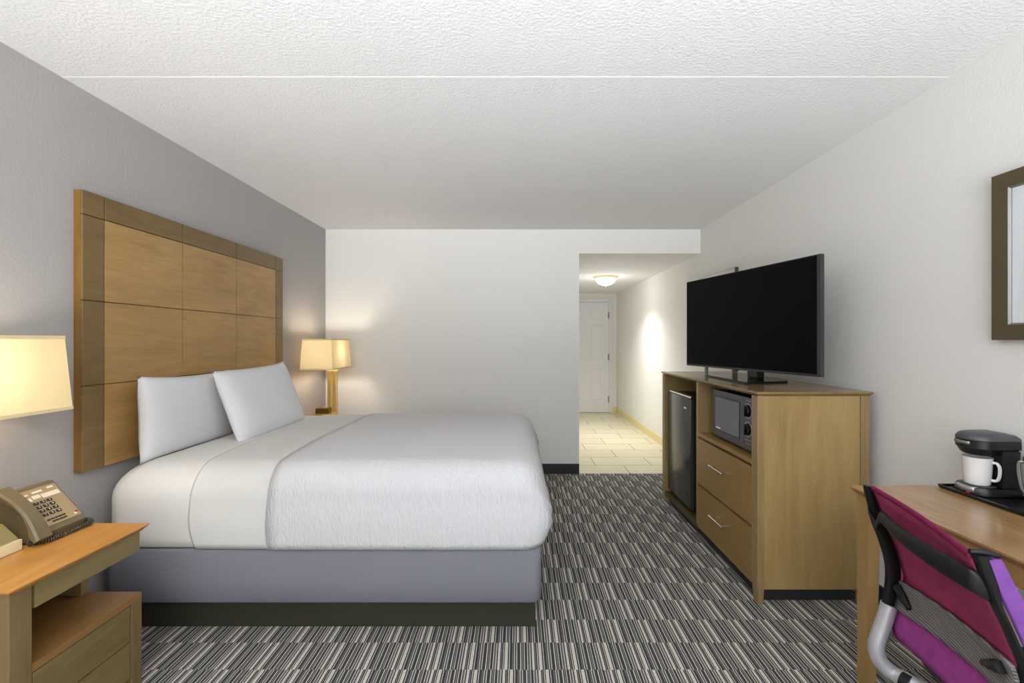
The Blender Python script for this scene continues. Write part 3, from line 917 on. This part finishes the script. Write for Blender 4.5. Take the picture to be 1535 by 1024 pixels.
# ------------------------------------------------------------------ desk
EX0, EY1, EZ = 1.307, 1.800, 0.755
dk = thing('desk', 'wooden writing desk with square legs against the right wall', 'desk', (1.56, 1.05, 0))
m = MB(); rows = []
for ins, z in ((0.016, EZ - 0.022), (0.0, EZ - 0.006), (0.0, EZ)):
    rows.append([(x, y, z) for x, y in ((EX0 + ins, 0.30), (XR - 0.005, 0.30), (XR - 0.005, EY1 - ins), (EX0 + ins, EY1 - ins))])
m.grid(rows, close_u=True, cap0=True, cap1=True).build('top', M['desk_top'], dk)
for x0, x1 in ((EX0 + 0.016, EX0 + 0.064), (XR - 0.07, XR - 0.016)):
    for y0, y1 in ((EY1 - 0.082, EY1 - 0.022), (0.32, 0.38)):
        q = MB(); t_ = 0.012
        q.grid([[(a, b, z) for a, b in ((x0, y0 + i), (x1 - i, y0 + i), (x1 - i, y1), (x0, y1))] for i, z in ((t_, 0.0), (0.0, EZ - 0.023))], close_u=True, cap0=True, cap1=True)
        q.build('leg', M['desk_leg'], dk)
ap = MB().box(EX0 + 0.022, EX0 + 0.042, 0.381, EY1 - 0.083, EZ - 0.085, EZ - 0.023).box(EX0 + 0.065, XR - 0.071, EY1 - 0.05, EY1 - 0.03, EZ - 0.085, EZ - 0.023)
ap.build('apron', M['desk_leg'], dk)

# ------------------------------------------------------------------ tray, coffee maker, mug, pot
TX0, TX1, TY0, TY1 = 1.636, 1.812, 1.16, 1.778
ty_ = thing('serving_tray', 'black rectangular serving tray on the desk under the coffee maker', 'tray', (1.72, 1.47, EZ))
MB().box(TX0 + 0.006, TX1 - 0.006, TY0 + 0.006, TY1 - 0.006, EZ + 0.001, EZ + 0.006).build('tray_floor', M['black'], ty_)
r0 = lambda i, z: [(x, y, z) for x, y in ((TX0 + i, TY0 + i), (TX1 - i, TY0 + i), (TX1 - i, TY1 - i), (TX0 + i, TY1 - i))]
MB().grid([r0(0.005, EZ + 0.001), r0(0.0, EZ + 0.014), r0(0.004, EZ + 0.0155), r0(0.010, EZ + 0.0065)], close_u=True, close_v=True).build('rim', M['black_gl'], ty_)

cm = thing('coffee_maker', 'black single cup coffee maker on the tray', 'coffee maker', (1.73, 1.695, EZ))
cx, cy, rr, xe = 1.712, 1.695, 0.062, 1.806


def stadium(grow=0.0, xf=cx, xend=xe):
    out = []
    r = rr + grow
    for k in range(17):
        a = PI / 2 + PI * k / 16
        out.append((xf + r * math.cos(a), cy + r * math.sin(a)))
    out += [(xend + grow, cy - r), (xend + grow, cy + r)]
    return out


def slabz(levels, xend=xe):
    m = MB()
    m.grid([[(u, v, z) for u, v in stadium(g_, xend=xend)] for g_, z in levels], close_u=True, cap0=True, cap1=True)
    return m


B0 = EZ + 0.007
slabz([(-0.004, B0), (0.002, B0 + 0.004), (0.002, B0 + 0.022), (-0.003, B0 + 0.030)]).build('base', M['black'], cm, smooth=True, angle=35)
MB().lathe([(0.0, 0), (0.048, 0), (0.05, 0.002), (0.046, 0.004), (0, 0.004)], (cx, cy, B0 + 0.0302), 28).build('drip_plate', M['coffee_grey'], cm, smooth=True)
bp = MB(); pts = []
for k in range(7):
    a = PI * (0.86 + 0.34 * k / 6)
    pts.append((cx + (rr + 0.003) * math.cos(a), cy + (rr + 0.003) * math.sin(a)))
bp.grid([[(u, v, B0 + 0.014) for u, v in pts], [(u, v, B0 + 0.028) for u, v in pts], [(u + 0.012, v, B0 + 0.0312) for u, v in pts]]).build('silver_band', M['silver'], cm, smooth=True, solid=0.0015)
a = PI * 1.12
MB().box(cx + (rr + 0.004) * math.cos(a) - 0.004, cx + (rr + 0.004) * math.cos(a) + 0.003, cy + (rr + 0.004) * math.sin(a) - 0.005, cy + (rr + 0.004) * math.sin(a) + 0.005, B0 + 0.008, B0 + 0.013, bev=0.001).build('power_switch', M['red'], cm)
MB().box(cx + 0.030, xe - 0.001, cy - rr + 0.001, cy + rr - 0.001, B0 + 0.0305, 0.928, bev=0.004).build('water_column', M['black'], cm)
slabz([(-0.02, 0.908), (-0.012, 0.914), (-0.003, 0.932), (0.0, 0.934), (0.0, 0.962)]).build('brew_head', M['black'], cm, smooth=True, angle=35)
slabz([(0.0, 0.9635), (0.0, 0.972), (-0.010, 0.984), (-0.03, 0.990)]).build('lid', M['coffee_grey'], cm, smooth=True, angle=50)
pts = []
for k in range(7):
    a = PI * (0.82 + 0.32 * k / 6)
    pts.append((cx + (rr + 0.0025) * math.cos(a), cy + (rr + 0.0025) * math.sin(a)))
MB().grid([[(u, v, 0.946) for u, v in pts], [(u, v, 0.958) for u, v in pts]]).build('lid_latch', M['grey'], cm, smooth=True, solid=0.003)

mg = thing('mug', 'white ceramic mug under the coffee maker spout', 'mug', (cx - 0.008, cy - 0.004, B0 + 0.035))
mz = B0 + 0.0355; mc = (cx - 0.010, cy - 0.006, mz)
MB().lathe([(0.0, 0.0), (0.034, 0.0), (0.037, 0.005), (0.0405, 0.05), (0.043, 0.100), (0.0435, 0.101), (0.040, 0.101), (0.037, 0.05), (0.033, 0.008), (0.0, 0.006)], mc, 36).build('body', M['mug'], mg, smooth=True, angle=60)
hd = Vector((0.5, -0.86, 0)).normalized()
hp = [Vector(mc) + hd * r_ + Vector((0, 0, h_)) for r_, h_ in ((0.039, 0.084), (0.051, 0.086), (0.059, 0.074), (0.060, 0.05), (0.056, 0.029), (0.047, 0.021), (0.036, 0.022))]
MB().tube(hp, 0.0065, n=10, sub=5, flat=0.8).build('handle', M['mug'], mg, smooth=True)

pt = thing('coffee_pot', 'black lidded pot with grey handle at the right edge beside coffee maker', 'pot', (1.738, 1.50, EZ))
pc = (1.738, 1.50, EZ + 0.0065)
MB().lathe([(0, 0), (0.038, 0), (0.042, 0.004), (0.046, 0.12), (0.048, 0.155), (0.05, 0.16), (0, 0.16)], pc, 28).build('body', M['black'], pt, smooth=True, angle=40)
MB().lathe([(0.05, 0.161), (0.052, 0.168), (0.048, 0.178), (0.02, 0.186), (0, 0.187)], pc, 28).build('lid', M['coffee_grey'], pt, smooth=True)
hv = Vector((-0.72, 0.69, 0)).normalized()
MB().tube([Vector(pc) + hv * r_ + Vector((0, 0, h_)) for r_, h_ in ((0.046, 0.157), (0.058, 0.155), (0.060, 0.13), (0.056, 0.09), (0.050, 0.06), (0.043, 0.055))], 0.005, n=8).build('handle', M['grey'], pt, smooth=True)

# ------------------------------------------------------------------ office chair
def IP(px, py, Y):
    return Vector(((px - 777) * Y / 682.2, Y, 1.327 - (py - 511) * Y / 682.2))


ch = thing('office_chair', 'crimson and purple mesh back office chair with black and silver frame at the desk', 'chair', (1.25, 1.12, 0))
YF, YN = 1.35, 0.915
zl = [0.897, 0.79, 0.715, 0.64, 0.575, 0.50]
dxl = [0.0, 0.040, 0.075, 0.099, 0.094, 0.065]


def back_pt(u, z):
    """u = 0 far edge, 1 near edge of the mesh, z height"""
    zz = max(min(z, zl[0]), zl[-1])
    for k in range(len(zl) - 1):
        if zl[k] >= zz >= zl[k + 1]:
            t = (zl[k] - zz) / (zl[k] - zl[k + 1]); dx = dxl[k] + (dxl[k + 1] - dxl[k]) * t
            break
    x = 1.043 + (0.913 - 1.043) * u + dx * (0.95 + 0.13 * u)
    x += 0.012 * math.sin(PI * u)
    return Vector((x, YF - 0.008 + (YN - YF + 0.012) * u, z))


def back_sheet(zt_f, zt_n, zb_f, zb_n, off=0.0, n=8):
    rows = []
    for i in range(n + 1):
        t = i / n
        rows.append([back_pt(j / 16, (zt_f + (zt_n - zt_f) * j / 16) * (1 - t) + (zb_f + (zb_n - zb_f) * j / 16) * t) + Vector((off, 0, 0)) for j in range(17)])
    return MB().grid(rows)


bmesh_ = back_sheet(0.893, 0.893, 0.60, 0.64)
up = bmesh_.build('back_mesh', M['pink'], ch, smooth=True, angle=180, solid=0.004); up['label'] = 'upper back mesh with painted crimson light tint'
MB().tube([back_pt(j / 8, 0.893) for j in range(9)], 0.007, n=8, sub=3).build('top_hem', M['maroon'], up, smooth=True)
lo = back_sheet(0.598, 0.638, 0.462, 0.50).build('back_mesh', M['purple'], ch, smooth=True, angle=180, solid=0.004); lo['label'] = 'lower back mesh with painted purple light tint'
lb = back_sheet(0.622, 0.672, 0.541, 0.594, -0.012).build('lumbar_support', M['lumbar'], ch, smooth=True, angle=180, solid=0.008)
for u, d_ in ((0.055, 1), (0.90, -1)):
    p0 = back_pt(u - 0.06 * d_ * 0.6, 0.603 + 0.05 * u) + Vector((-0.022, 0, 0)); p1 = back_pt(u + 0.10 * d_, 0.572 + 0.05 * u) + Vector((-0.024, 0, 0))
    MB().tube([p0, p0.lerp(p1, 0.4), p1], [0.012, 0.013, 0.007], n=8, flat=1.0).build('lumbar_grip', M['soft_black'], lb, smooth=True)


def bar(pts, w, t):
    """flattened tube: widths per point along the room's length, thickness across"""
    return pts


# far upright: flattened black bar down to the silver tube
def ribbon(cs, ws, th, wdir=Vector((1, 0, 0)), tdir=Vector((0, 1, 0)), sub=5):
    P = spline([Vector(c) for c in cs], sub); Wd = []
    for i in range(len(P)):
        f = i / (len(P) - 1) * (len(ws) - 1); k = min(int(f), len(ws) - 2); Wd.append(ws[k] + (ws[k + 1] - ws[k]) * (f - k))
    rows = []
    for p, w in zip(P, Wd):
        ring = []
        for j in range(12):
            a = 2 * PI * j / 12
            c_, s_ = math.cos(a), math.sin(a)
            ring.append(p + wdir * (abs(c_) ** 0.6 * (1 if c_ >= 0 else -1) * w / 2) + tdir * (abs(s_) ** 0.6 * (1 if s_ >= 0 else -1) * th / 2))
        rows.append(ring)
    return MB().grid(rows, close_u=True, cap0=True, cap1=True)


fc = [IP(1299.5, 728, YF), IP(1308, 755, YF), IP(1316, 782, YF), IP(1328, 810, YF), IP(1337, 842, YF), IP(1338, 872, YF), IP(1333, 909, YF)]
ribbon(fc, [0.016, 0.026, 0.034, 0.040, 0.040, 0.039, 0.042], 0.022).build('upright', M['soft_black'], ch, smooth=True)
ncw = [0.032, 0.028, 0.013, 0.011, 0.011, 0.02, 0.04]
nc = [Vector((back_pt(1, z).x - 0.003 + w_ / 2, YN - 0.004, z)) for z, w_ in zip((0.9, 0.86, 0.80, 0.75, 0.67, 0.60, 0.541), ncw)]
ribbon(nc, ncw, 0.022).build('upright', M['soft_black'], ch, smooth=True)
# sleeve round the near edge, lit lilac painted in, and its black cap
slw = [0.030, 0.038, 0.048, 0.056, 0.058, 0.05]
sl = [Vector((back_pt(1, z).x + 0.014 + w_ / 2, YN - 0.010, z)) for z, w_ in zip((0.893, 0.83, 0.75, 0.67, 0.60, 0.52), slw)]
ribbon(sl, slw, 0.012).build('edge_sleeve', M['lilac'], ch, smooth=True)
sf = [Vector((back_pt(0, z).x + 0.022, YF + 0.010, z)) for z in (0.885, 0.83, 0.75, 0.67, 0.60, 0.52)]
ribbon(sf, [0.02, 0.022, 0.026, 0.03, 0.03, 0.03], 0.010).build('edge_sleeve', M['pink'], ch, smooth=True)
tp = back_pt(1, 0.9)
MB().tube([tp + Vector((-0.006, -0.004, 0.004)), tp + Vector((0.02, -0.010, 0.004)), tp + Vector((0.044, -0.012, -0.002))], [0.005, 0.006, 0.005], n=10).build('corner_cap', M['soft_black'], ch, smooth=True)
# crossbar bowed rearwards between the uprights
cb = [IP(1304, 765, YF), IP(1314, 787, YF - 0.02)]
xs_ = lambda u, z: back_pt(u, z)
for u in (0.18, 0.36, 0.54, 0.72, 0.88, 0.985):
    z = 0.836 + 0.006 * u
    p = back_pt(u, z); p.x -= 0.014 + 0.040 * math.sin(PI * u) ** 0.8
    cb.append(p)
cb.append(Vector((back_pt(1, 0.82).x + 0.002, YN - 0.004, 0.826)))
ribbon(cb, [0.020, 0.026, 0.032, 0.037, 0.041, 0.044, 0.046, 0.047, 0.046], 0.016, wdir=Vector((0, 0, 1)), tdir=Vector((0.96, 0.26, 0)), sub=5).build('crossbar', M['soft_black'], ch, smooth=True)
# silver frame tubes under the back
ctr = Vector((1.285, 1.09, 0.36))
ft_ = [IP(1333, 906, YF), IP(1323, 938, YF), IP(1313.5, 966, YF), IP(1318, 989, YF - 0.005), IP(1338, 1009, YF - 0.02), IP(1360, 1021, YF - 0.05), Vector((1.16, 1.22, 0.352)), Vector((1.24, 1.12, 0.352))]
MB().tube(ft_, 0.0215, n=14, sub=6).build('frame_tube', M['silver'], ch, smooth=True)
nb = nc[-1]
nt = [nb, Vector((nb.x - 0.02, YN, 0.47)), Vector((nb.x - 0.035, YN, 0.42)), Vector((nb.x - 0.025, YN + 0.01, 0.375)), Vector((nb.x + 0.03, YN + 0.03, 0.352)), Vector((1.10, 1.0, 0.352)), Vector((1.22, 1.06, 0.352))]
MB().tube(nt, 0.0215, n=14, sub=6).build('frame_tube', M['silver'], ch, smooth=True)
MB().tube([IP(1352, 1018, YF - 0.045) + Vector((0, 0, -0.004)), IP(1366, 1026, YF - 0.065) + Vector((0, 0, -0.004))], 0.0245, n=14, sub=1).build('frame_sleeve', M['soft_black'], ch, smooth=True)
seat = MB(); rows = []
Rz = Matrix.Rotation(-0.17, 4, 'Z')
for ins, z in ((0.05, 0.392), (0.012, 0.405), (0.0, 0.43), (0.004, 0.455), (0.03, 0.468), (0.12, 0.472)):
    rows.append([(Matrix.Translation((1.335, 1.09, 0)) @ Rz @ Vector((u, v, z))) for u, v in rrect(-0.235 + ins, 0.235 - ins, -0.225 + ins, 0.225 - ins, 0.09 - ins * 0.4)])
seat.grid(rows, close_u=True, cap0=True, cap1=True).build('seat', M['soft_black'], ch, smooth=True, angle=60)
MB().box(1.20, 1.40, 1.02, 1.16, 0.335, 0.3915, bev=0.01).build('seat_mechanism', M['soft_black'], ch)
hub = Vector((1.31, 1.09, 0))
MB().tube([hub + Vector((0, 0, 0.10)), hub + Vector((0, 0, 0.336))], 0.026, n=16, sub=1).build('gas_lift', M['soft_black'], ch, smooth=True)
for k in range(5):
    a = 2 * PI * k / 5 + 0.35
    e = hub + Vector((0.27 * math.cos(a), 0.27 * math.sin(a), 0.082))
    lg = MB().tube([hub + Vector((0, 0, 0.115)), hub.lerp(e, 0.5) + Vector((0, 0, 0.062)), e], [0.028, 0.02, 0.014], n=10).build('base_leg', M['soft_black'], ch, smooth=True)
    w = MB()
    w.lathe([(0, -0.022), (0.022, -0.022), (0.027, -0.016), (0.027, 0.016), (0.022, 0.022), (0, 0.022)], (0, 0, 0), 18, 'Y')
    bmesh.ops.transform(w.bm, matrix=Matrix.Translation((e.x, e.y, 0.0275)) @ Matrix.Rotation(a + 0.8, 4, 'Z'), verts=w.bm.verts)
    w.tube([(e.x, e.y, 0.03), (e.x, e.y, 0.085)], 0.006, sub=1)
    w.build('caster', M['black'], lg, smooth=True)
